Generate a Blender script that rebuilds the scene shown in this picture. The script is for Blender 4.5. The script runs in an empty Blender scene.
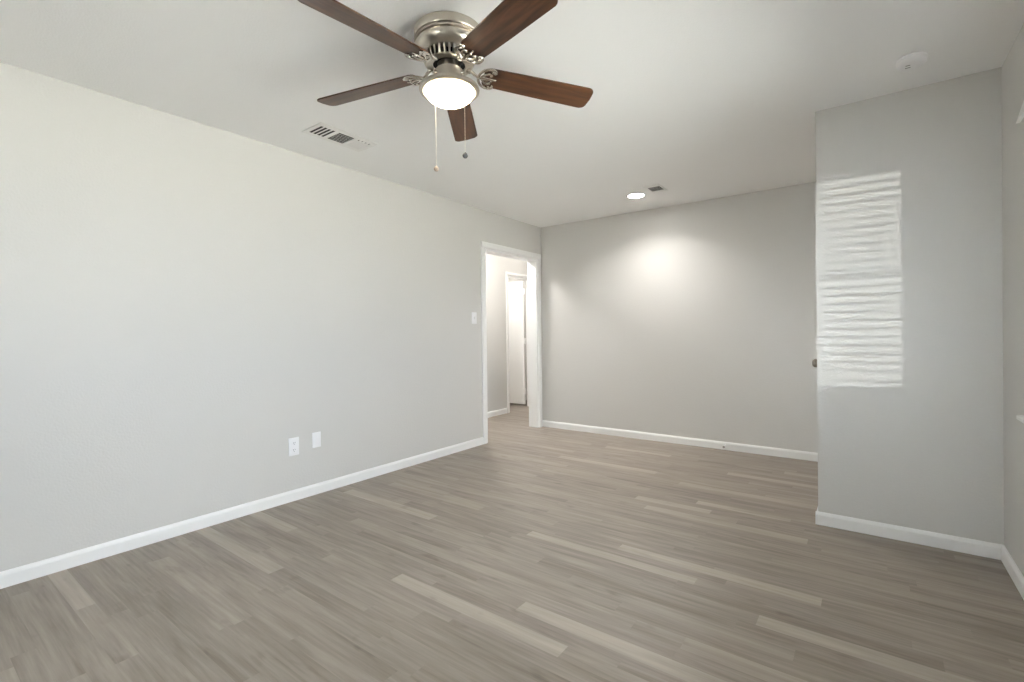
import bpy, bmesh, math, random
from mathutils import Vector, Matrix
random.seed(7)
S = bpy.context.scene
C = S.collection
PI = math.pi

# ------------------------------------------------------------------ camera
YAW, PITCH, ROLL, CAM_H, FPX = -0.640666, -0.0056756, -0.0111377, 1.15594, 479.9757
fw = Vector((math.sin(YAW)*math.cos(PITCH), math.cos(YAW)*math.cos(PITCH), math.sin(PITCH)))
r0 = Vector((math.cos(YAW), -math.sin(YAW), 0)); u0 = r0.cross(fw)
rt = r0*math.cos(ROLL) + u0*math.sin(ROLL); up = u0*math.cos(ROLL) - r0*math.sin(ROLL)
cd = bpy.data.cameras.new('camera'); cam = bpy.data.objects.new('camera', cd); C.objects.link(cam)
cd.sensor_width = 36; cd.lens = FPX/1024*36; cd.shift_y = -(341-335.277)/1024; cd.clip_start = .02
cam.matrix_world = Matrix(((rt.x, up.x, -fw.x, 0), (rt.y, up.y, -fw.y, 0), (rt.z, up.z, -fw.z, CAM_H), (0, 0, 0, 1)))
S.camera = cam

# ------------------------------------------------------------------ light and exposure
SKY, SUN, BOUNCE, BOWL, CAN, HALL, CANW, CANSP, HAZE = 5.4, 0.46, 74.0, 6.0, 28.0, 72.0, 4.1, 131, 26.0
w = bpy.data.worlds.new('world'); S.world = w; w.use_nodes = True
bg = w.node_tree.nodes['Background']; bg.inputs[0].default_value = (.895, .945, 1.055, 1); bg.inputs[1].default_value = SKY
sd = bpy.data.lights.new('sun', 'SUN'); sd.energy = SUN; sd.angle = math.radians(.07); sd.color = (1, .98, .95)
sun = bpy.data.objects.new('sun', sd); C.objects.link(sun)
SUN_DIR = Vector((.18, 1, -.002)).normalized()
sun.rotation_euler = SUN_DIR.to_track_quat('-Z', 'Y').to_euler(); sun.location = (-3, -12, 3)
dl = bpy.data.lights.new('bounce_sun', 'SUN'); dl.energy = BOUNCE; dl.angle = math.radians(.6); dl.color = (1, .97, .92)   # added second sun over the house: lit patio bounces onto the ceiling
bounce = bpy.data.objects.new('bounce_sun', dl); C.objects.link(bounce); bounce.location = (-8, -4, 20)
bounce.rotation_euler = Vector((.38, .22, -1)).to_track_quat('-Z', 'Y').to_euler()
# hazy bright sky around the low sun
nt = w.node_tree; tc = nt.nodes.new('ShaderNodeTexCoord'); dt = nt.nodes.new('ShaderNodeVectorMath'); dt.operation = 'DOT_PRODUCT'
dt.inputs[1].default_value = -SUN_DIR; nt.links.new(tc.outputs['Generated'], dt.inputs[0])
prev = dt.outputs['Value']
for op, val in (('SUBTRACT', 1.0), ('MULTIPLY', 90.0), ('EXPONENT', None), ('MULTIPLY', HAZE), ('ADD', SKY)):
    mn = nt.nodes.new('ShaderNodeMath'); mn.operation = op; nt.links.new(prev, mn.inputs[0])
    if val is not None: mn.inputs[1].default_value = val
    prev = mn.outputs[0]
nt.links.new(prev, bg.inputs[1])
vs = S.view_settings
vs.view_transform = 'Standard'; vs.look = 'None'; vs.gamma = 1; vs.use_curve_mapping = False; vs.exposure = 1.47
try:
    S.cycles.max_bounces = 16; S.cycles.diffuse_bounces = 10; S.cycles.sample_clamp_indirect = 4
except Exception:
    pass

# ------------------------------------------------------------------ dimensions
LX, BY, CY, DX, RX, RY, H = -3.232, 4.948, 3.358, -.2516, .5283, -1.9, 2.44
OY0, OY1, OZ = 3.872, 4.857, 2.042            # cased opening in the left wall
HX, HT = -4.19, .11                           # hall: far wall and its thickness
DY0, DY1, DZ = 5.53, 6.16, 1.985              # hall doorway
WT = .13

# ------------------------------------------------------------------ materials
def mat(name, col, rough=.5, metal=0, emit=None, es=0, spec=.5):
    m = bpy.data.materials.new(name); m.use_nodes = True
    b = m.node_tree.nodes['Principled BSDF']
    b.inputs['Base Color'].default_value = (*col, 1); b.inputs['Roughness'].default_value = rough
    b.inputs['Metallic'].default_value = metal; b.inputs['Specular IOR Level'].default_value = spec
    if emit:
        b.inputs['Emission Color'].default_value = (*emit, 1); b.inputs['Emission Strength'].default_value = es
    return m
def bump(m, scale, dist, detail=3, strength=1):
    nt = m.node_tree; b = nt.nodes['Principled BSDF']
    tc = nt.nodes.new('ShaderNodeTexCoord'); n = nt.nodes.new('ShaderNodeTexNoise'); bp = nt.nodes.new('ShaderNodeBump')
    n.inputs['Scale'].default_value = scale; n.inputs['Detail'].default_value = detail
    bp.inputs['Distance'].default_value = dist; bp.inputs['Strength'].default_value = strength
    nt.links.new(tc.outputs['Object'], n.inputs['Vector']); nt.links.new(n.outputs['Fac'], bp.inputs['Height'])
    nt.links.new(bp.outputs['Normal'], b.inputs['Normal'])
    return m
M_WALL = bump(mat('wall_paint', (.64, .628, .604), .5, spec=.3), 90, .0012)
M_CEIL = bump(mat('ceiling_paint', (.90, .90, .895), .8, spec=.2), 120, .001)
M_TRIM = mat('white_trim_paint', (.86, .86, .85), .35)
M_PLATE = mat('white_plastic', (.86, .86, .87), .3)
M_WPLATE = mat('white_enamel', (.84, .835, .82), .4)
M_DARK = mat('near_black', (.025, .024, .022), .8)
M_SLOT = mat('slot_black', (.03, .03, .03), .6)
M_GREY = mat('grey_plastic', (.30, .30, .29), .5)
M_NICKEL = bump(mat('brushed_nickel', (.60, .55, .48), .31, 1), 60, .0002)
M_POLISH = mat('polished_nickel', (.66, .62, .56), .18, 1)
M_BRONZE = mat('aged_nickel', (.28, .25, .21), .3, 1)
M_BOWL = mat('frosted_glass_lit', (.95, .92, .86), .4, emit=(1, .84, .58), es=BOWL)
M_CAN = mat('lit_lens', (.9, .9, .9), .5, emit=(1, .97, .92), es=CAN)
M_HALLLAMP = mat('lit_hall_diffuser', (.9, .9, .9), .5, emit=(1, .97, .93), es=HALL)
M_HALLFILL = mat('far_hall_fill_diffuser', (.9, .9, .9), .5, emit=(1, .97, .93), es=HALL*.30)
M_CHAIN = mat('chain_cream', (.75, .70, .60), .35, .4)
M_FOB = mat('pale_fob', (.40, .33, .27), .35)
M_FOBD = mat('dark_grey_fob', (.10, .105, .11), .4)
M_RUBBER = mat('grey_rubber', (.22, .21, .20), .7)
M_GROUND = bump(mat('patio_concrete', (.50, .49, .46), .9), 8, .004)
M_SLAT = mat('blind_white', (.86, .86, .84), .45)

def glass_mat():
    m = bpy.data.materials.new('window_glass'); m.use_nodes = True; nt = m.node_tree; nt.nodes.clear()
    o = nt.nodes.new('ShaderNodeOutputMaterial'); mx = nt.nodes.new('ShaderNodeMixShader')
    t = nt.nodes.new('ShaderNodeBsdfTransparent'); g = nt.nodes.new('ShaderNodeBsdfGlossy'); f = nt.nodes.new('ShaderNodeFresnel')
    t.inputs[0].default_value = (.95, .97, .96, 1); g.inputs['Roughness'].default_value = .02; f.inputs[0].default_value = 1.45
    nt.links.new(f.outputs[0], mx.inputs[0]); nt.links.new(t.outputs[0], mx.inputs[1]); nt.links.new(g.outputs[0], mx.inputs[2])
    nt.links.new(mx.outputs[0], o.inputs[0]); return m
M_GLASS = glass_mat()

def nd(nt, kind, **kw):
    n = nt.nodes.new(kind)
    for k, v in kw.items(): setattr(n, k, v)
    return n
def floor_mat():
    m = bpy.data.materials.new('grey_oak_laminate'); m.use_nodes = True; nt = m.node_tree; L = nt.links.new
    b = nt.nodes['Principled BSDF']; b.inputs['Roughness'].default_value = .42; b.inputs['Specular IOR Level'].default_value = .35
    tc = nd(nt, 'ShaderNodeTexCoord'); tone = nd(nt, 'ShaderNodeAttribute', attribute_name='tone'); seed = nd(nt, 'ShaderNodeAttribute', attribute_name='seed')
    off = nd(nt, 'ShaderNodeCombineXYZ'); L(seed.outputs['Fac'], off.inputs['X']); L(seed.outputs['Fac'], off.inputs['Z'])
    add = nd(nt, 'ShaderNodeVectorMath', operation='ADD'); L(tc.outputs['Object'], add.inputs[0]); L(off.outputs[0], add.inputs[1])
    def noise(sc, scale, detail, rough, dist):
        mp = nd(nt, 'ShaderNodeMapping'); mp.inputs['Scale'].default_value = sc; L(add.outputs[0], mp.inputs['Vector'])
        n = nd(nt, 'ShaderNodeTexNoise'); n.inputs['Scale'].default_value = scale; n.inputs['Detail'].default_value = detail
        n.inputs['Roughness'].default_value = rough; n.inputs['Distortion'].default_value = dist; L(mp.outputs[0], n.inputs['Vector']); return n.outputs['Fac']
    fine = noise((3.0, 70, 1), 1.0, 4, .6, .2)       # long thin fibres
    broad = noise((1.4, 13, 1), 1.0, 3, .55, .9)     # cathedral figure
    blot = noise((5, 12, 1), 1.0, 2, .5, .4)         # soft knots
    def ma(op, a, bb):
        n = nd(nt, 'ShaderNodeMath', operation=op)
        for i, v in enumerate((a, bb)):
            if isinstance(v, (int, float)): n.inputs[i].default_value = v
            else: L(v, n.inputs[i])
        return n.outputs[0]
    g = ma('ADD', ma('MULTIPLY', ma('SUBTRACT', fine, .5), .85), ma('MULTIPLY', ma('SUBTRACT', broad, .5), 1.0))
    kn = ma('MULTIPLY', ma('MAXIMUM', ma('SUBTRACT', .36, blot), 0), -1.2)
    v = ma('ADD', ma('ADD', tone.outputs['Fac'], ma('MULTIPLY', g, .62)), kn)
    cr = nd(nt, 'ShaderNodeValToRGB'); e = cr.color_ramp.elements
    e[0].position = 0; e[0].color = (.12, .098, .078, 1); e[1].position = 1; e[1].color = (.52, .460, .405, 1)
    k = cr.color_ramp.elements.new(.42); k.color = (.298, .258, .219, 1)
    L(v, cr.inputs[0]); L(cr.outputs[0], b.inputs['Base Color'])
    return m
M_FLOOR = floor_mat()
def wood_mat():
    m = bpy.data.materials.new('walnut_blade'); m.use_nodes = True; nt = m.node_tree; L = nt.links.new
    b = nt.nodes['Principled BSDF']; b.inputs['Roughness'].default_value = .34; b.inputs['Specular IOR Level'].default_value = .34
    tc = nd(nt, 'ShaderNodeTexCoord'); oi = nd(nt, 'ShaderNodeObjectInfo'); mp = nd(nt, 'ShaderNodeMapping'); mp.inputs['Scale'].default_value = (3, 32, 3)
    add = nd(nt, 'ShaderNodeVectorMath', operation='ADD'); ml = nd(nt, 'ShaderNodeMath', operation='MULTIPLY'); ml.inputs[1].default_value = 37
    L(oi.outputs['Random'], ml.inputs[0]); L(tc.outputs['Object'], add.inputs[0]); L(ml.outputs[0], add.inputs[1]); L(add.outputs[0], mp.inputs['Vector'])
    n = nd(nt, 'ShaderNodeTexNoise'); n.inputs['Scale'].default_value = 1.3; n.inputs['Detail'].default_value = 5; n.inputs['Distortion'].default_value = .6
    L(mp.outputs[0], n.inputs['Vector'])
    cr = nd(nt, 'ShaderNodeValToRGB'); e = cr.color_ramp.elements
    e[0].position = .3; e[0].color = (.024, .0098, .005, 1); e[1].position = .75; e[1].color = (.100, .043, .020, 1)
    L(n.outputs['Fac'], cr.inputs[0]); L(cr.outputs[0], b.inputs['Base Color']); return m
M_WOOD = wood_mat()

# ------------------------------------------------------------------ mesh helpers
def box(bm, a, b, bev=0):
    x0, x1 = sorted((a[0], b[0])); y0, y1 = sorted((a[1], b[1])); z0, z1 = sorted((a[2], b[2]))
    v = [bm.verts.new(p) for p in ((x0,y0,z0),(x1,y0,z0),(x1,y1,z0),(x0,y1,z0),(x0,y0,z1),(x1,y0,z1),(x1,y1,z1),(x0,y1,z1))]
    fs = [bm.faces.new([v[i] for i in f]) for f in ((3,2,1,0),(4,5,6,7),(0,1,5,4),(1,2,6,5),(2,3,7,6),(3,0,4,7))]
    if bev:
        bmesh.ops.bevel(bm, geom=list({e for f in fs for e in f.edges}), offset=bev, segments=2, affect='EDGES', profile=.5)
def prism(bm, prof, p0, p1, ax_u, ax_v):
    """sweep a 2-D profile from p0 to p1; profile axes ax_u, ax_v"""
    p0, p1, ax_u, ax_v = map(Vector, (p0, p1, ax_u, ax_v))
    A = [bm.verts.new(p0 + ax_u*a + ax_v*b) for a, b in prof]; B = [bm.verts.new(p1 + ax_u*a + ax_v*b) for a, b in prof]
    n = len(prof)
    for i in range(n): bm.faces.new((A[i], A[(i+1) % n], B[(i+1) % n], B[i]))
    bm.faces.new(A[::-1]); bm.faces.new(B)
def lathe(bm, prof, seg=48, c=(0, 0, 0), M=None):
    rings = []
    for r, z in prof:
        if r < 1e-5: rings.append([bm.verts.new((0, 0, z))])
        else: rings.append([bm.verts.new((r*math.cos(2*PI*k/seg), r*math.sin(2*PI*k/seg), z)) for k in range(seg)])
    for a, b in zip(rings, rings[1:]):
        for k in range(seg):
            q = (k+1) % seg
            f = [a[k % len(a)], a[q % len(a)], b[q % len(b)], b[k % len(b)]]
            f = list(dict.fromkeys(f))
            if len(f) > 2: bm.faces.new(f)
    vs_ = [v for r in rings for v in r]
    if M: bmesh.ops.transform(bm, matrix=M, verts=vs_)
    bmesh.ops.translate(bm, vec=c, verts=vs_)
def tube(bm, pts, rad, seg=8, flat=1.0):
    """swept tube along points; rad is one number or one per point; flat squashes it in z"""
    pts = [Vector(p) for p in pts]; n = len(pts)
    rad = [rad]*n if isinstance(rad, (int, float)) else rad
    rings = []
    for i, p in enumerate(pts):
        t = (pts[min(i+1, n-1)] - pts[max(i-1, 0)]).normalized()
        a = Vector((0, 0, 1)) if abs(t.z) < .9 else Vector((1, 0, 0))
        s = t.cross(a).normalized(); q = s.cross(t).normalized()
        rings.append([bm.verts.new(p + s*(rad[i]*math.cos(2*PI*k/seg)) + q*(rad[i]*flat*math.sin(2*PI*k/seg))) for k in range(seg)])
    for a, b in zip(rings, rings[1:]):
        for k in range(seg): bm.faces.new((a[k], a[(k+1) % seg], b[(k+1) % seg], b[k]))
    bm.faces.new(rings[0][::-1]); bm.faces.new(rings[-1])
def spline(ctrl, n=6):
    P = [Vector(c) for c in ctrl]; P = [2*P[0]-P[1]] + P + [2*P[-1]-P[-2]]; out = []
    for i in range(1, len(P)-2):
        for k in range(n):
            t = k/n; a, b, c, d = P[i-1], P[i], P[i+1], P[i+2]
            out.append(.5*((2*b) + (c-a)*t + (2*a-5*b+4*c-d)*t*t + (3*b-a-3*c+d)*t**3))
    out.append(P[-2]); return out
def obj(name, bm, m, parent=None, smooth=False):
    bmesh.ops.recalc_face_normals(bm, faces=bm.faces[:])
    me = bpy.data.meshes.new(name); bm.to_mesh(me); bm.free()
    for mm in (m if isinstance(m, (list, tuple)) else [m]): me.materials.append(mm)
    if smooth:
        for p in me.polygons: p.use_smooth = True
        try: me.set_sharp_from_angle(angle=math.radians(38))
        except Exception: pass
    o = bpy.data.objects.new(name, me); C.objects.link(o)
    if parent: o.parent = parent
    return o
def tag(o, label, cat, group=None):
    o['label'] = label; o['category'] = cat
    if group: o['group'] = group
    return o
def thing(name, label, cat, loc, rotz=0, group=None):
    o = bpy.data.objects.new(name, None); o.empty_display_size = .05; C.objects.link(o); o.location = loc; o.rotation_euler = (0, 0, rotz)
    return tag(o, label, cat, group)
def struct(name, bm, m, label=None, cat=None, parent=None, smooth=False):
    o = obj(name, bm, m, parent, smooth)
    if not parent:
        o['kind'] = 'structure'
        if label: o['label'] = label; o['category'] = cat
    return o
def BM(): return bmesh.new()

# ------------------------------------------------------------------ floor: planks of narrow strips laid along x
def build_floor():
    anchors = [-2.0, .508, 1.145, 1.452, 1.60, 1.752, 2.065, 2.232, 2.363, 3.008, 3.153, 3.294, 3.62, 3.783, 4.095, 4.378, 6.9]
    rows = []
    for a, b in zip(anchors, anchors[1:]):
        n = max(1, round((b-a)/.071)); rows += [(a+(b-a)*i/n, a+(b-a)*(i+1)/n) for i in range(n)]
    known = [(-3.9,-2.70,.508,.86), (-3.25,-2.34,1.145,.80), (-3.66,-2.75,1.452,.80), (-3.10,-2.20,2.065,.80), (-1.812,-.896,1.452,.86), (-1.19,-.27,1.60,.84),
             (-1.083,-.17,2.363,.88), (-1.58,-.65,2.232,.80), (-.365,.55,2.065,.80), (-.561,.36,1.752,.74), (-1.31,-.818,3.153,.84), (-.94,-.39,3.294,.78),
             (-1.19,-.278,3.008,.84), (-.927,-.01,4.095,.86), (-.56,.36,4.378,.76), (-1.165,-.25,3.62,.76), (-2.32,-1.40,3.783,.80), (-2.13,-1.48,4.378,.82)]
    bm = BM(); tone = bm.faces.layers.float.new('tone'); seed = bm.faces.layers.float.new('seed')
    rng = random.Random(11); X0, X1 = -5.7, .7
    def quad(x0, x1, y0, y1, t):
        f = bm.faces.new([bm.verts.new(p) for p in ((x0,y0,0),(x1,y0,0),(x1,y1,0),(x0,y1,0))])
        f[tone] = t; f[seed] = rng.uniform(0, 90)
    for y0, y1 in rows:
        ks = sorted(k for k in known if abs(k[2]-y0) < .004)
        segs = []; x = X0
        def fill(a, b):
            cut = a; first = True
            while cut < b - 1e-6:
                l = rng.uniform(.25, .92) if first else .915
                first = False; e = min(b, cut+l)
                if b - e < .15: e = b
                r = rng.random(); t = .40 + rng.gauss(0, .024)
                if r < .05: t = .50
                elif r > .9: t = .355
                quad(cut, e, y0, y1, t); cut = e
        for k in ks:
            fill(x, k[0]); quad(k[0], k[1], y0, y1, k[3]*.79); x = k[1]
        fill(x, X1)
    v = [bm.verts.new(p) for p in ((X0,-2,-.02),(X1,-2,-.02),(X1,6.9,-.02),(X0,6.9,-.02))]
    f = bm.faces.new(v[::-1]); f[tone] = .4
    me = bpy.data.meshes.new('floor'); bm.to_mesh(me); bm.free(); me.materials.append(M_FLOOR)
    o = bpy.data.objects.new('floor', me); C.objects.link(o); o['kind'] = 'structure'
    o['label'] = 'grey-brown wood strip floor with scattered pale strips'; o['category'] = 'floor'
build_floor()
b = BM(); box(b, (-30,-30,-.25), (30,30,-.15)); struct('ground', b, M_GROUND, 'pale concrete ground outside the windows', 'ground')
b = BM(); box(b, (-5.7,-2.03,H), (.7,6.9,H+.12)); struct('ceiling', b, M_CEIL, 'flat white painted ceiling', 'ceiling')

# ------------------------------------------------------------------ walls
b = BM()
box(b, (LX-WT,RY-WT,-.1), (LX,OY0,H)); box(b, (LX-WT,OY1,-.1), (LX,BY,H)); box(b, (LX-WT,OY0,OZ), (LX,OY1,H))
struct('wall_left', b, M_WALL, 'long pale grey wall on the left with a cased opening', 'wall')
b = BM(); box(b, (LX-WT,BY,-.1), (RX+WT,BY+.12,H)); struct('wall_back', b, M_WALL, 'pale grey far wall under the recessed light', 'wall')
b = BM(); box(b, (DX,CY,-.1), (RX,CY+.11,H)); struct('wall_closet_front', b, M_WALL, 'grey jutting closet wall facing the room at right', 'wall')
KY0, KY1 = 3.76, 4.60
b = BM(); box(b, (DX,CY+.11,-.1), (DX+.11,KY0,H)); box(b, (DX,KY1,-.1), (DX+.11,BY,H)); box(b, (DX,KY0,OZ), (DX+.11,KY1,H))
struct('wall_closet_side', b, M_WALL, 'side of the jutting closet facing the far corner', 'wall')
W1 = (1.05, 2.79, .80, 2.03); W3 = (-1.55, -.40, .80, 2.03)       # right wall windows, the second one added for light (y0, y1, z0, z1)
b = BM(); ys = [RY-WT, W3[0], W3[1], W1[0], W1[1], BY+.12]
for a0, a1 in ((0,1),(2,3),(4,5)): box(b, (RX,ys[a0],-.1), (RX+WT,ys[a1],H))
for W in (W1, W3): box(b, (RX,W[0],-.1), (RX+WT,W[1],W[2])); box(b, (RX,W[0],W[3]), (RX+WT,W[1],H))
struct('wall_right', b, M_WALL, 'grey wall at the right edge holding the window sill', 'wall')
W2 = (-1.52, -.775, .80, 2.09)                                  # rear window (x0, x1, z0, z1)
b = BM(); box(b, (LX,RY-WT,-.1), (W2[0],RY,H)); box(b, (W2[1],RY-WT,-.1), (RX,RY,H)); box(b, (W2[0],RY-WT,-.1), (W2[1],RY,W2[2])); box(b, (W2[0],RY-WT,W2[3]), (W2[1],RY,H))
struct('wall_rear', b, M_WALL, 'grey wall behind the viewer with one window', 'wall')
b = BM(); box(b, (HX-HT,2.7,-.1), (HX,DY0,H)); box(b, (HX-HT,DY1,-.1), (HX,6.8,H)); box(b, (HX-HT,DY0,DZ), (HX,DY1,H))
struct('wall_hall', b, M_WALL, 'pale hallway wall seen through the cased opening', 'wall')
b = BM(); box(b, (HX,6.68,-.1), (LX-WT,6.8,H)); box(b, (HX,2.7,-.1), (LX-WT,2.82,H)); box(b, (LX-WT,BY+.12,-.1), (LX-WT+.12,6.8,H))
struct('wall_hall_ends', b, M_WALL, 'end and side walls closing the hallway', 'wall')
b = BM(); box(b, (-5.6,5.0,-.1), (-5.5,6.8,H)); box(b, (-5.5,5.0,-.1), (HX-HT,5.1,H)); box(b, (-5.5,6.7,-.1), (HX-HT,6.8,H))
struct('wall_hall_closet', b, M_WALL, 'walls of the small room behind the hallway door', 'wall')

# ------------------------------------------------------------------ baseboards
BH, BT = .075, .013
BPROF = [(0,0), (BT,0), (BT,BH-.018), (BT-.003,BH-.010), (BT-.008,BH-.002), (0,BH)]
def bb(name, runs, label):
    b = BM()
    for p0, p1, n in runs: prism(b, BPROF, p0, p1, n, (0,0,1))
    struct(name, b, M_TRIM, label, 'baseboard')
CW, CT = .066, .016                                              # casing width, thickness
bb('baseboard_left', [((LX,RY,0),(LX,OY0-CW,0),(1,0,0))], 'white baseboard along the long left wall')
bb('baseboard_back', [((LX,BY,0),(DX,BY,0),(0,-1,0))], 'white baseboard along the far wall')
bb('baseboard_closet', [((DX-BT,CY,0),(RX,CY,0),(0,-1,0)), ((DX,CY,0),(DX,KY0-.06,0),(-1,0,0)), ((DX,KY1+.06,0),(DX,BY,0),(-1,0,0))], 'white baseboard wrapping the jutting closet wall')
bb('baseboard_right', [((RX,RY,0),(RX,CY,0),(-1,0,0))], 'white baseboard at the foot of the right wall')
bb('baseboard_rear', [((LX,RY,0),(RX,RY,0),(0,1,0))], 'white baseboard behind the viewer')
bb('baseboard_hall', [((HX,2.82,0),(HX,DY0-.06,0),(1,0,0)), ((HX,DY1+.06,0),(HX,6.68,0),(1,0,0))], 'white baseboard on the hallway wall beyond the opening')

# ------------------------------------------------------------------ casings
def casing(name, x, nx, y0, y1, z, depth, label, cw=CW, both=True, ret=.0):
    b = BM()
    def leg(xs, n):
        prof = [(0,0), (CT*.55,0), (CT,.012), (CT,cw-.012), (CT*.7,cw), (0,cw)]
        prism(b, prof, (xs,y0,0), (xs,y0,z), (n,0,0), (0,-1,0))
        prism(b, prof, (xs,y1,0), (xs,y1,z), (n,0,0), (0,1,0))
        prism(b, prof, (xs,y0-cw,z), (xs,y1+cw,z), (n,0,0), (0,0,1))
    leg(x, nx)
    if both: leg(x-nx*depth, -nx)
    j = .018                                                    # jamb lining
    x0, x1 = x, x-nx*depth
    box(b, (x0,y0,0), (x1,y0+j,z)); box(b, (x0,y1-j,0), (x1,y1,z)); box(b, (x0,y0+j,z-j), (x1,y1-j,z))
    return struct(name, b, M_TRIM, label, 'door frame')
casing('trim_1', LX, 1, OY0, OY1, OZ, WT, 'white cased opening from the room into the hallway')
casing('trim_2', HX, 1, DY0, DY1, DZ, HT, 'white door frame in the hallway wall', cw=.045)
casing('trim_3', DX, -1, KY0, KY1, OZ, .11, 'white door frame on the side of the closet', cw=.055, both=False)

# hallway door standing open into the room beyond
def door(name, label, x0, x1, y0, y1, z0, z1, panel_axis):
    b = BM(); box(b, (x0,y0,z0), (x1,y1,z1), .003)
    return struct(name, b, M_TRIM, label, 'door')
d1 = door('door_1', 'plain white hallway door standing open', HX-HT-.53, HX-HT-.022, DY1-.018-.04, DY1-.018-.004, .035, DZ-.03, 'x')
for z in (.24, 1.02, 1.79):
    b = BM(); y = DY1-.018-.004
    box(b, (HX-HT-.05, y-.040, z-.045), (HX-HT+.012, y-.0365, z+.045)); tube(b, [(HX-HT-.011,y-.044,z-.05),(HX-HT-.011,y-.044,z+.05)], .007)
    obj('hinge', b, M_TRIM, d1)
# closet door on the side face (closed) with its knob
d2 = door('door_2', 'closed white closet door with a dark knob', DX+.014, DX+.049, KY0+.02, KY1-.02, .012, OZ-.02, 'y')
b = BM(); Mx = Matrix.Rotation(-PI/2, 4, 'Y')
lathe(b, [(0,0),(.031,0),(.031,.005),(.012,.010),(.011,.034),(.020,.040),(.028,.052),(.028,.066),(.020,.076),(0,.079)], 24, (DX+.014, KY0+.02+.062, .925), Mx)
k = obj('door_knob', b, M_BRONZE, d2, True); k['label'] = 'dark nickel round knob'

# ------------------------------------------------------------------ windows and blinds
def window(name, label, M, wd, z0, z1):
    """local frame: x along the width, y outwards, origin at inside wall face; M places it"""
    b = BM(); f = .04
    yo0, yo1 = .045, .115
    box(b, (0,yo0,z0), (f,yo1,z1)); box(b, (wd-f,yo0,z0), (wd,yo1,z1)); box(b, (f,yo0,z0), (wd-f,yo1,z0+f)); box(b, (f,yo0,z1-f), (wd-f,yo1,z1))
    zm = 1.477
    box(b, (f,yo0+.01,zm-.009), (wd-f,yo1-.01,zm+.009))
    if wd > 1.2: box(b, (wd/2-.035,yo0,z0+f), (wd/2+.035,yo1,z1-f))
    bmesh.ops.transform(b, matrix=M, verts=b.verts[:]); fr = struct(name, b, M_TRIM, label, 'window')
    b = BM(); box(b, (f,.08,z0+f), (wd-f,.084,z1-f)); bmesh.ops.transform(b, matrix=M, verts=b.verts[:]); obj('pane', b, M_GLASS, fr)
    b = BM()
    box(b, (-.085,-.038,z0-.018), (wd+.085,0,z0), .003); box(b, (.001,-.001,z0-.018+.017), (wd-.001,.046,z0+.004))
    box(b, (-.05,-.014,z0-.07), (wd+.05,0,z0-.018), .002)
    bmesh.ops.transform(b, matrix=M, verts=b.verts[:]); obj('sill', b, M_TRIM, fr)
def MR(y1): return Matrix.Translation((RX, y1, 0)) @ Matrix.Rotation(-PI/2, 4, 'Z')   # right wall: local x -> -y, local y -> +x
window('window_1', 'right wall window whose white sill shows at the edge', MR(W1[1]), W1[1]-W1[0], .787, W1[3])
window('window_3', 'right wall window added beside the viewer for more light', MR(W3[1]), W3[1]-W3[0], .787, W3[3])
MB_ = Matrix.Translation((W2[1], RY, 0)) @ Matrix.Rotation(PI, 4, 'Z')
window('window_2', 'window with a slatted blind in the wall behind the viewer', MB_, W2[1]-W2[0], W2[2], W2[3])
def blind(label, M, wd, z0, z1, raised, vz0, vz1, vout0, vout1):
    t = thing('window_blind', label, 'blind', (0,0,0))
    def fin(n, b, m): bmesh.ops.transform(b, matrix=M, verts=b.verts[:]); return obj(n, b, m, t)
    b = BM(); prism(b, [(-vout0,vz0), (-vout1,vz1), (-vout1+.012,vz1), (-vout0+.012,vz0)], (-.01,0,0), (wd+.01,0,0), (0,1,0), (0,0,1)); fin('valance', b, M_SLAT)
    b = BM(); box(b, (.01,-.02,z1-.045), (wd-.01,.04,z1-.002)); fin('headrail', b, M_SLAT)
    b = BM(); pitch = .048 if not raised else .0045; z = z1-.06; n = int((z-z0-.03)/pitch) if not raised else 25
    for i in range(n):
        zz = z-i*pitch
        prism(b, [(-.015,-.0080), (.010,.001), (.035,.0070), (.035,.0095), (.010,.0035), (-.015,-.0055)], (.012,0,zz), (wd-.012,0,zz), (0,1,0), (0,0,1))
    fin('slats', b, M_SLAT)
    zb = z-n*pitch
    b = BM(); box(b, (.012,-.015,zb-.016), (wd-.012,.035,zb), .003); fin('bottom_rail', b, M_SLAT)
    for x in (.16, wd-.16):
        for yy in (-.016, .036):
            b = BM(); tube(b, [(x,yy,z1-.04),(x,yy,zb)], .0012, 5); fin('ladder_cord', b, M_SLAT)
    return t
blind('white window blind drawn up, its valance tip at the upper right edge', MR(W1[1]), W1[1]-W1[0], .79, W1[3], True, 1.983, 2.075, .048, .024)
blind('open slatted white blind on the window behind the viewer', MB_, W2[1]-W2[0], W2[2], W2[3], False, W2[3]-.06, W2[3]+.02, .045, .03)

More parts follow.
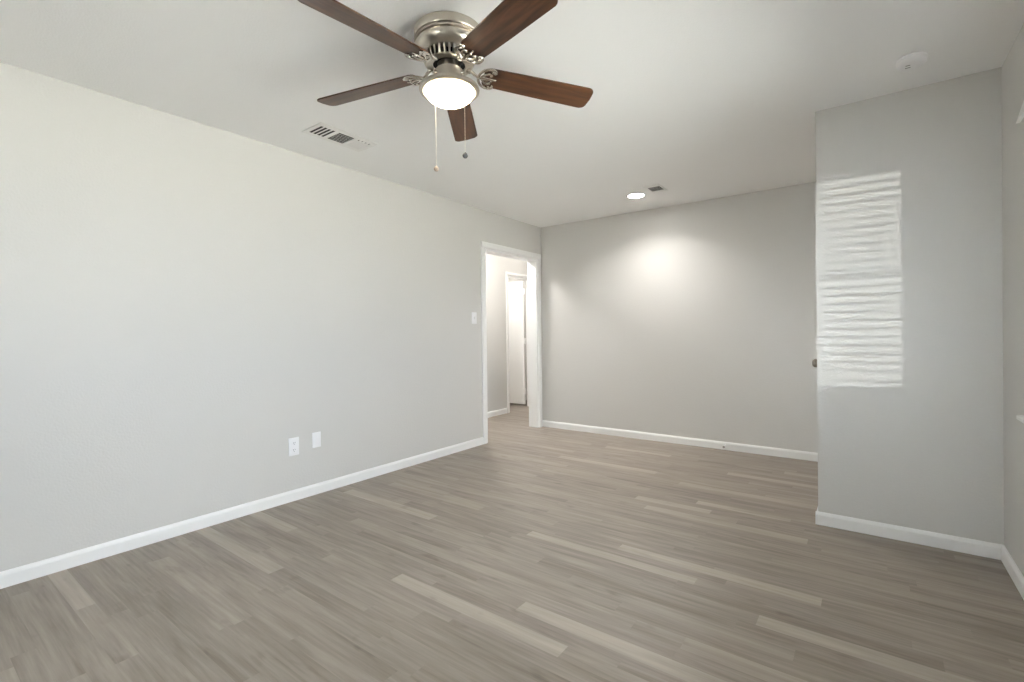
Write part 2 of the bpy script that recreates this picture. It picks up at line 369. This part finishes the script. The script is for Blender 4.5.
# ------------------------------------------------------------------ ceiling fan
FX, FY = -1.437, 1.499
fan = thing('ceiling_fan', 'five-blade walnut ceiling fan with nickel motor and lit glass bowl', 'ceiling fan', (FX, FY, H))
b = BM(); lathe(b, [(0,0),(.143,0),(.147,-.004),(.147,-.034),(.1445,-.038),(.1375,-.040),(.1375,-.045),(.145,-.047),(.145,-.053),(.1375,-.055),(.1375,-.060),(.1435,-.063),(.1425,-.074),(.136,-.088),(.124,-.099),(.110,-.105),(.09,-.107),(0,-.107)], 72)
hs = obj('motor_housing', b, M_NICKEL, fan, True)
b = BM(); lathe(b, [(.0,-.1065),(.084,-.1065),(.080,-.134),(.0,-.134)], 48); obj('motor_core', b, M_DARK, hs, True)
b = BM()
for i in range(32):
    a = 2*PI*i/32; m = Matrix.Rotation(a, 4, 'Z'); q = BM(); prism(q, [(.078,-.106),(.1105,-.106),(.1095,-.122),(.102,-.138),(.078,-.138)], (0,-.0042,0), (0,.0042,0), (1,0,0), (0,0,1))
    bmesh.ops.transform(q, matrix=m, verts=q.verts[:]); me = bpy.data.meshes.new('t'); q.to_mesh(me); q.free(); b.from_mesh(me); bpy.data.meshes.remove(me)
lathe(b, [(.070,-.134),(.098,-.134),(.101,-.138),(.098,-.142),(.070,-.144),(.068,-.139),(.070,-.134)], 64)
obj('vent_ring', b, M_NICKEL, hs, True)
b = BM(); lathe(b, [(0,-.134),(.050,-.134),(.044,-.162),(0,-.162)], 40); obj('hub', b, M_BRONZE, fan, True)
b = BM(); lathe(b, [(0,-.160),(.054,-.160),(.060,-.164),(.060,-.205),(.064,-.212),(.085,-.222),(.112,-.231),(.126,-.237),(.1285,-.243),(.1275,-.250),(.122,-.254),(.112,-.254),(.108,-.248),(0,-.244)], 72)
ft = obj('light_fitter', b, M_NICKEL, fan, True)
b = BM()
for a in (.2, 2.3, 4.4):
    b = BM(); lathe(b, [(.0,.0),(.007,.0),(.007,.012),(.004,.016),(0,.017)], 12, (.059*math.cos(a), .059*math.sin(a), -.185), Matrix.Rotation(a,4,'Z')@Matrix.Rotation(PI/2,4,'Y'))
    obj('thumb_screw', b, M_POLISH, ft, True)
b = BM(); pr = [(.104,-.246)] + [(.104*math.cos(t), -.250-.058*math.sin(t)) for t in [PI/2*i/14 for i in range(14)]] + [(0,-.308)]
lathe(b, pr, 64); bw = obj('glass_bowl', b, M_BOWL, fan, True); bw['label'] = 'glowing frosted glass bowl'

# blade and bracket, built once in the blade's own frame (x outwards, y across)
R1, R0b = .658, .150
def halfwidth(x): return .0535 + .011*min(1, max(0, (x-R0b)/.40))
out = []
def corner_pts(cx, cy, r, a0, a1, n=7): return [(cx+r*math.cos(a0+(a1-a0)*i/n), cy+r*math.sin(a0+(a1-a0)*i/n)) for i in range(n+1)]
wt = halfwidth(R1); wr = halfwidth(R0b)
out += corner_pts(R1-.026, -wt+.026, .026, -PI/2, -.12); out += [(R1+.004, 0)]
out += corner_pts(R1-.026, wt-.026, .026, .12, PI/2); out += [(.40, halfwidth(.40)), (.30, halfwidth(.30))]
out += corner_pts(R0b+.022, wr-.022, .022, PI/2, PI); out += corner_pts(R0b+.022, -wr+.022, .022, PI, 1.5*PI)
out += [(.30, -halfwidth(.30)), (.40, -halfwidth(.40))]
b = BM(); top = [b.verts.new((x,y,.003)) for x, y in out]; bot = [b.verts.new((x,y,-.003)) for x, y in out]
b.faces.new(top); b.faces.new(bot[::-1]); n = len(out)
for i in range(n): b.faces.new((bot[i], bot[(i+1)%n], top[(i+1)%n], top[i]))
bmesh.ops.bevel(b, geom=[e for e in b.edges if abs(e.verts[0].co.z-e.verts[1].co.z) < 1e-6], offset=.0012, segments=1, affect='EDGES')
blade0 = obj('blade', b, M_WOOD, fan)
b = BM(); zb = -.0075
tube(b, spline([(.080,0,.013),(.098,0,.011),(.114,0,-.001),(.130,0,zb),(.150,0,zb)]), .0085, 10, .7)
lathe(b, [(0,0),(.013,0),(.013,.008),(0,.010)], 16, (.088,0,.010))
for s in (1, -1):
    tube(b, spline([(.128,0,zb),(.131,.018*s,zb),(.141,.038*s,zb),(.160,.053*s,zb),(.182,.056*s,zb),(.197,.048*s,zb),(.198,.040*s,zb),(.191,.036*s,zb)]), .006, 8, .8)
    tube(b, spline([(.136,0,zb),(.148,.014*s,zb),(.162,.026*s,zb),(.176,.029*s,zb),(.183,.022*s,zb),(.178,.015*s,zb)]), .0048, 8, .8)
    lathe(b, [(0,-.006),(.006,-.004),(.0075,0),(0,.001)], 12, (.183,.046*s,zb-.002))
tube(b, spline([(.145,0,zb),(.17,0,zb),(.192,0,zb),(.208,0,zb)]), [.007]*6+[.006]*6+[.004]*6+[.002], 8, .7)
lathe(b, [(0,-.006),(.006,-.004),(.0075,0),(0,.001)], 12, (.186,0,zb-.003))
brk0 = obj('blade_bracket', b, M_POLISH, blade0, True); brk0['label'] = 'polished nickel scroll bracket'
PHI, PIT, DROOP = .9362, -.2236, .0531
SAG = (.010, 0, 0, .011, .015)       # each blade hangs a little differently
for i in range(5):
    if i == 0: bl = blade0
    else:
        bl = blade0.copy(); C.objects.link(bl); bl.parent = fan; bk = brk0.copy(); C.objects.link(bk); bk.parent = bl
    an = PHI + i*2*PI/5
    bl.matrix_local = Matrix.Translation((0,0,-.155)) @ Matrix.Rotation(an,4,'Z') @ Matrix.Rotation(DROOP+SAG[i],4,'Y') @ Matrix.Rotation(PIT,4,'X')
n2 = Vector((FX,FY,0)).normalized(); per = Vector((n2.y,-n2.x,0))
for lat, fwd, zf, mf, ml, lab in ((-.0625,.104,1.894-H,M_FOB,M_CHAIN,'pale round pull knob'), (.0610,-.104,1.882-H,M_FOBD,M_CHAIN,'dark grey round pull knob')):
    p = per*lat + n2*fwd
    b = BM(); tube(b, [(p.x,p.y,-.246),(p.x,p.y,zf+.008)], .0009, 6)
    z = -.256
    while z > zf+.012:
        lathe(b, [(0,.0016),(.0014,.0007),(.0014,-.0007),(0,-.0016)], 6, (p.x,p.y,z)); z -= .006
    ch = obj('pull_chain', b, ml, fan)
    b = BM(); lathe(b, [(0,.013),(.003,.012),(.004,.009),(.0085,.006),(.0115,0),(.0105,-.006),(.006,-.011),(0,-.0125)], 20, (p.x,p.y,zf))
    fo = obj('pull_knob', b, mf, ch, True); fo['label'] = lab

# ------------------------------------------------------------------ ceiling registers
def register(label, x0, x1, y0, y1, secs, group=None):
    """secs: list of (x0, x1, y0, y1, mode, pitch)"""
    t = thing('air_vent', label, 'air vent', ((x0+x1)/2, (y0+y1)/2, H)); O = Vector(((x0+x1)/2, (y0+y1)/2, H))
    def fin(n, b, m): bmesh.ops.translate(b, vec=-O, verts=b.verts[:]); return obj(n, b, m, t)
    b = BM(); box(b, (x0+.015,y0+.015,H-.0012), (x1-.015,y1-.015,H+.0)); fin('duct_shade_sheet', b, M_DARK)  # near-black sheet on the solid ceiling, stands in for shade inside the duct
    b = BM(); z0, z1 = H-.0065, H
    sx0, sx1 = secs[0][0], secs[0][1]
    box(b, (x0,y0,z0+.002), (sx0,y1,z1)); box(b, (sx1,y0,z0+.002), (x1,y1,z1))
    cuts = [y0] + [v for s in secs for v in (s[2], s[3])] + [y1]
    for a, c in zip(cuts[0::2], cuts[1::2]): box(b, (sx0,a,z0), (sx1,c,z1))
    for a in ((x0,y0,x1,y0+.012),(x0,y1-.012,x1,y1),(x0,y0,x0+.012,y1),(x1-.012,y0,x1,y1)): box(b, (a[0],a[1],z0+.0035), (a[2],a[3],z1), .0008)
    fin('face_plate', b, M_WPLATE)
    for s in secs:
        b = BM(); lx0, lx1, ly0, ly1, mode, pit = s; h = .0052; zc = H-.0042
        if mode in ('up', 'down'):
            n = max(2, round((ly1-ly0)/pit)); wv = .62*pit if mode == 'up' else 1.0*pit
            for i in range(n+1):
                yc = ly0+(ly1-ly0)*i/n; sg = 1 if mode == 'up' else -1
                prism(b, [(-wv,-h/2*sg), (wv,h/2*sg), (wv,h/2*sg+.001), (-wv,-h/2*sg+.001)] if False else
                      [(-wv*.5,-h/2*sg), (wv*.5,h/2*sg), (wv*.5,h/2*sg+.0012), (-wv*.5,-h/2*sg+.0012)], (lx0,yc,zc), (lx1,yc,zc), (0,1,0), (0,0,1))
        else:
            n = max(2, round((lx1-lx0)/pit)); wv = .62*pit
            for i in range(n+1):
                xc = lx0+(lx1-lx0)*i/n
                prism(b, [(wv*.5,-h/2), (-wv*.5,h/2), (-wv*.5,h/2+.0012), (wv*.5,-h/2+.0012)], (xc,ly0,zc), (xc,ly1,zc), (1,0,0), (0,0,1))
        if s is secs[-1] and lx1 < sx1-.002:
            for i in range(5): yc = ly0+(ly1-ly0)*i/4; box(b, (lx1-.002,yc-.007,H-.0055), (sx1,yc+.007,H-.0012))
        fin('louvers', b, M_WPLATE)
    return t
register('white three-section ceiling vent beside the fan, above the left wall', -2.868, -2.652, 1.648, 2.072,
         [(-2.835,-2.692,1.672,1.780,'up',.027), (-2.835,-2.692,1.800,1.917,'side',.020), (-2.835,-2.711,1.938,2.047,'down',.0165)])
register('small white ceiling vent right of the recessed light', -1.612, -1.470, 4.125, 4.375,
         [(-1.594,-1.486,4.143,4.172,'down',.014), (-1.594,-1.486,4.185,4.325,'side',.014), (-1.594,-1.486,4.337,4.362,'down',.014)])

# ------------------------------------------------------------------ recessed light, smoke detector, hall lamp, added fill lamps
rl = thing('recessed_light', 'round lit recessed downlight in the ceiling near the far wall', 'ceiling light', (-1.765, 4.355, H))
b = BM(); lathe(b, [(.072,-.004),(.076,-.007),(.088,-.005),(.091,0),(.07,0),(.072,-.004)], 48); obj('trim_ring', b, M_PLATE, rl, True)
b = BM(); lathe(b, [(0,-.0042),(.0725,-.0042),(.0725,-.001),(0,-.001)], 48); obj('lens', b, M_CAN, rl, True)
al = bpy.data.lights.new('downlight_beam', 'AREA'); al.shape = 'DISK'; al.size = .13; al.energy = CANW; al.spread = math.radians(CANSP); al.color = (1, .97, .93)
ao = bpy.data.objects.new('downlight_beam', al); C.objects.link(ao); ao.parent = rl; ao.location = (0, 0, -.0055)
sm = thing('smoke_detector', 'round white smoke detector on the ceiling by the right corner', 'smoke detector', (.165, 2.985, H))
b = BM(); lathe(b, [(0,0),(.058,0),(.060,-.004),(.060,-.010),(.056,-.013),(.056,-.016),(.059,-.018),(.057,-.028),(.050,-.035),(.036,-.037),(0,-.038)], 48); ob = obj('case', b, M_PLATE, sm, True)
b = BM()
box(b, (-.022,.002,-.0385), (-.002,.009,-.0365)); box(b, (-.022,-.022,-.0385), (-.004,-.016,-.0365)); obj('sounder_slot', b, M_GREY, sm)
b = BM(); lathe(b, [(0,-.0395),(.010,-.039),(.011,-.036),(0,-.036)], 16, (.024,.012,0)); obj('test_button', b, M_PLATE, sm, True)
hl = thing('hall_ceiling_light', 'round flush ceiling lamp lighting the hallway, hidden above the opening', 'ceiling light', (-3.80, 4.40, H))
b = BM(); lathe(b, [(0,0),(.13,0),(.13,-.02),(.12,-.025),(0,-.02)], 40); obj('lamp_base', b, M_PLATE, hl, True)
b = BM(); lathe(b, [(.118,-.022),(.11,-.05),(.08,-.07),(0,-.08)], 40); obj('diffuser', b, M_HALLLAMP, hl, True)
h2 = thing('hall_ceiling_light', 'smaller ceiling lamp added to brighten the far hallway, hidden above the opening', 'ceiling light', (-3.78, 5.72, H))  # added lamp, lifts the hall wall and door head
b = BM(); lathe(b, [(0,0),(.08,0),(.08,-.02),(.07,-.025),(0,-.02)], 32); obj('lamp_base', b, M_PLATE, h2, True)
b = BM(); lathe(b, [(.068,-.022),(.062,-.04),(.045,-.052),(0,-.058)], 32); obj('diffuser', b, M_HALLFILL, h2, True)
rm = thing('closet_fill_light', 'small unseen lamp added in the room beyond to brighten the hallway door', 'ceiling light', (-4.95, 5.40, H))  # added unseen lamp, brightens the open door leaf
b = BM(); lathe(b, [(0,0),(.10,0),(.10,-.02),(.09,-.025),(0,-.02)], 32); obj('lamp_base', b, M_PLATE, rm, True)
b = BM(); lathe(b, [(.096,-.022),(.09,-.05),(.06,-.068),(0,-.075)], 32); obj('diffuser', b, M_HALLLAMP, rm, True)

# ------------------------------------------------------------------ wall plates (on the left wall, facing +x; local x = out, y along wall)
def plate(name, label, cat, y, z, w_, h_):
    t = thing(name, label, cat, (LX, y, z))
    b = BM(); box(b, (0,-w_/2,-h_/2), (.006,w_/2,h_/2), .0022); obj('cover_plate', b, M_PLATE, t, True)
    return t
o = plate('power_outlet', 'white duplex power outlet low on the left wall', 'outlet', 1.768, .377, .075, .124)
for zz in (.0245, -.0245):
    b = BM(); prof = [(.017*math.cos(a), max(-.0135, min(.0135, .0175*math.sin(a)))) for a in [2*PI*i/28 for i in range(28)]]
    prism(b, prof, (.005,0,zz), (.0085,0,zz), (0,1,0), (0,0,1)); r = obj('receptacle', b, M_PLATE, o)
    b = BM()
    box(b, (.008,-.0075,zz-.002), (.0088,-.0052,zz+.0075)); box(b, (.008,.0052,zz-.001), (.0088,.0075,zz+.0075))
    prism(b, [(.0026*math.cos(a), .0026*math.sin(a)) for a in [2*PI*i/10 for i in range(10)]], (.008,0,zz-.0075), (.0088,0,zz-.0075), (0,1,0), (0,0,1)); obj('slots', b, M_SLOT, r)
b = BM(); lathe(b, [(0,.0012),(.003,.0006),(.0032,0)], 12, (.006,0,0), Matrix.Rotation(PI/2,4,'Y')); obj('screw', b, M_PLATE, o)
o = plate('blank_wall_plate', 'plain white wall plate right of the power outlet', 'wall plate', 1.940, .393, .066, .110)
for zz in (.03, -.03):
    b = BM(); lathe(b, [(0,.0012),(.003,.0006),(.0032,0)], 12, (.006,0,zz), Matrix.Rotation(PI/2,4,'Y')); obj('screw', b, M_PLATE, o)
o = plate('light_switch', 'white toggle light switch beside the cased opening', 'light switch', 3.690, 1.308, .072, .116)
b = BM(); box(b, (.005,-.005,-.012), (.0075,.005,.012)); obj('toggle_surround', b, mat('pale_grey_plastic', (.60,.60,.60), .4), o)
b = BM(); prism(b, [(0,-.005),(.016,.004),(.016,.010),(0,.005)], (.006,-.004,0), (.006,.004,0), (1,0,0), (0,0,1)); obj('toggle', b, M_PLATE, o)
for zz in (.042, -.042):
    b = BM(); lathe(b, [(0,.0012),(.003,.0006),(.0032,0)], 12, (.006,0,zz), Matrix.Rotation(PI/2,4,'Y')); obj('screw', b, M_PLATE, o)

# ------------------------------------------------------------------ door stop on the far baseboard
t = thing('door_stop', 'small door stop on the far wall baseboard', 'door stop', (-1.128, BY-BT, .038)); Mz = Matrix.Rotation(PI/2, 4, 'X')
b = BM(); lathe(b, [(0,0),(.013,0),(.013,.004),(.006,.007),(.005,.045),(0,.045)], 20, (0,0,0), Mz); obj('stem', b, M_PLATE, t, True)
b = BM(); lathe(b, [(0,.044),(.008,.044),(.010,.048),(.010,.056),(.007,.060),(0,.061)], 20, (0,0,0), Mz); obj('rubber_tip', b, M_RUBBER, t, True)
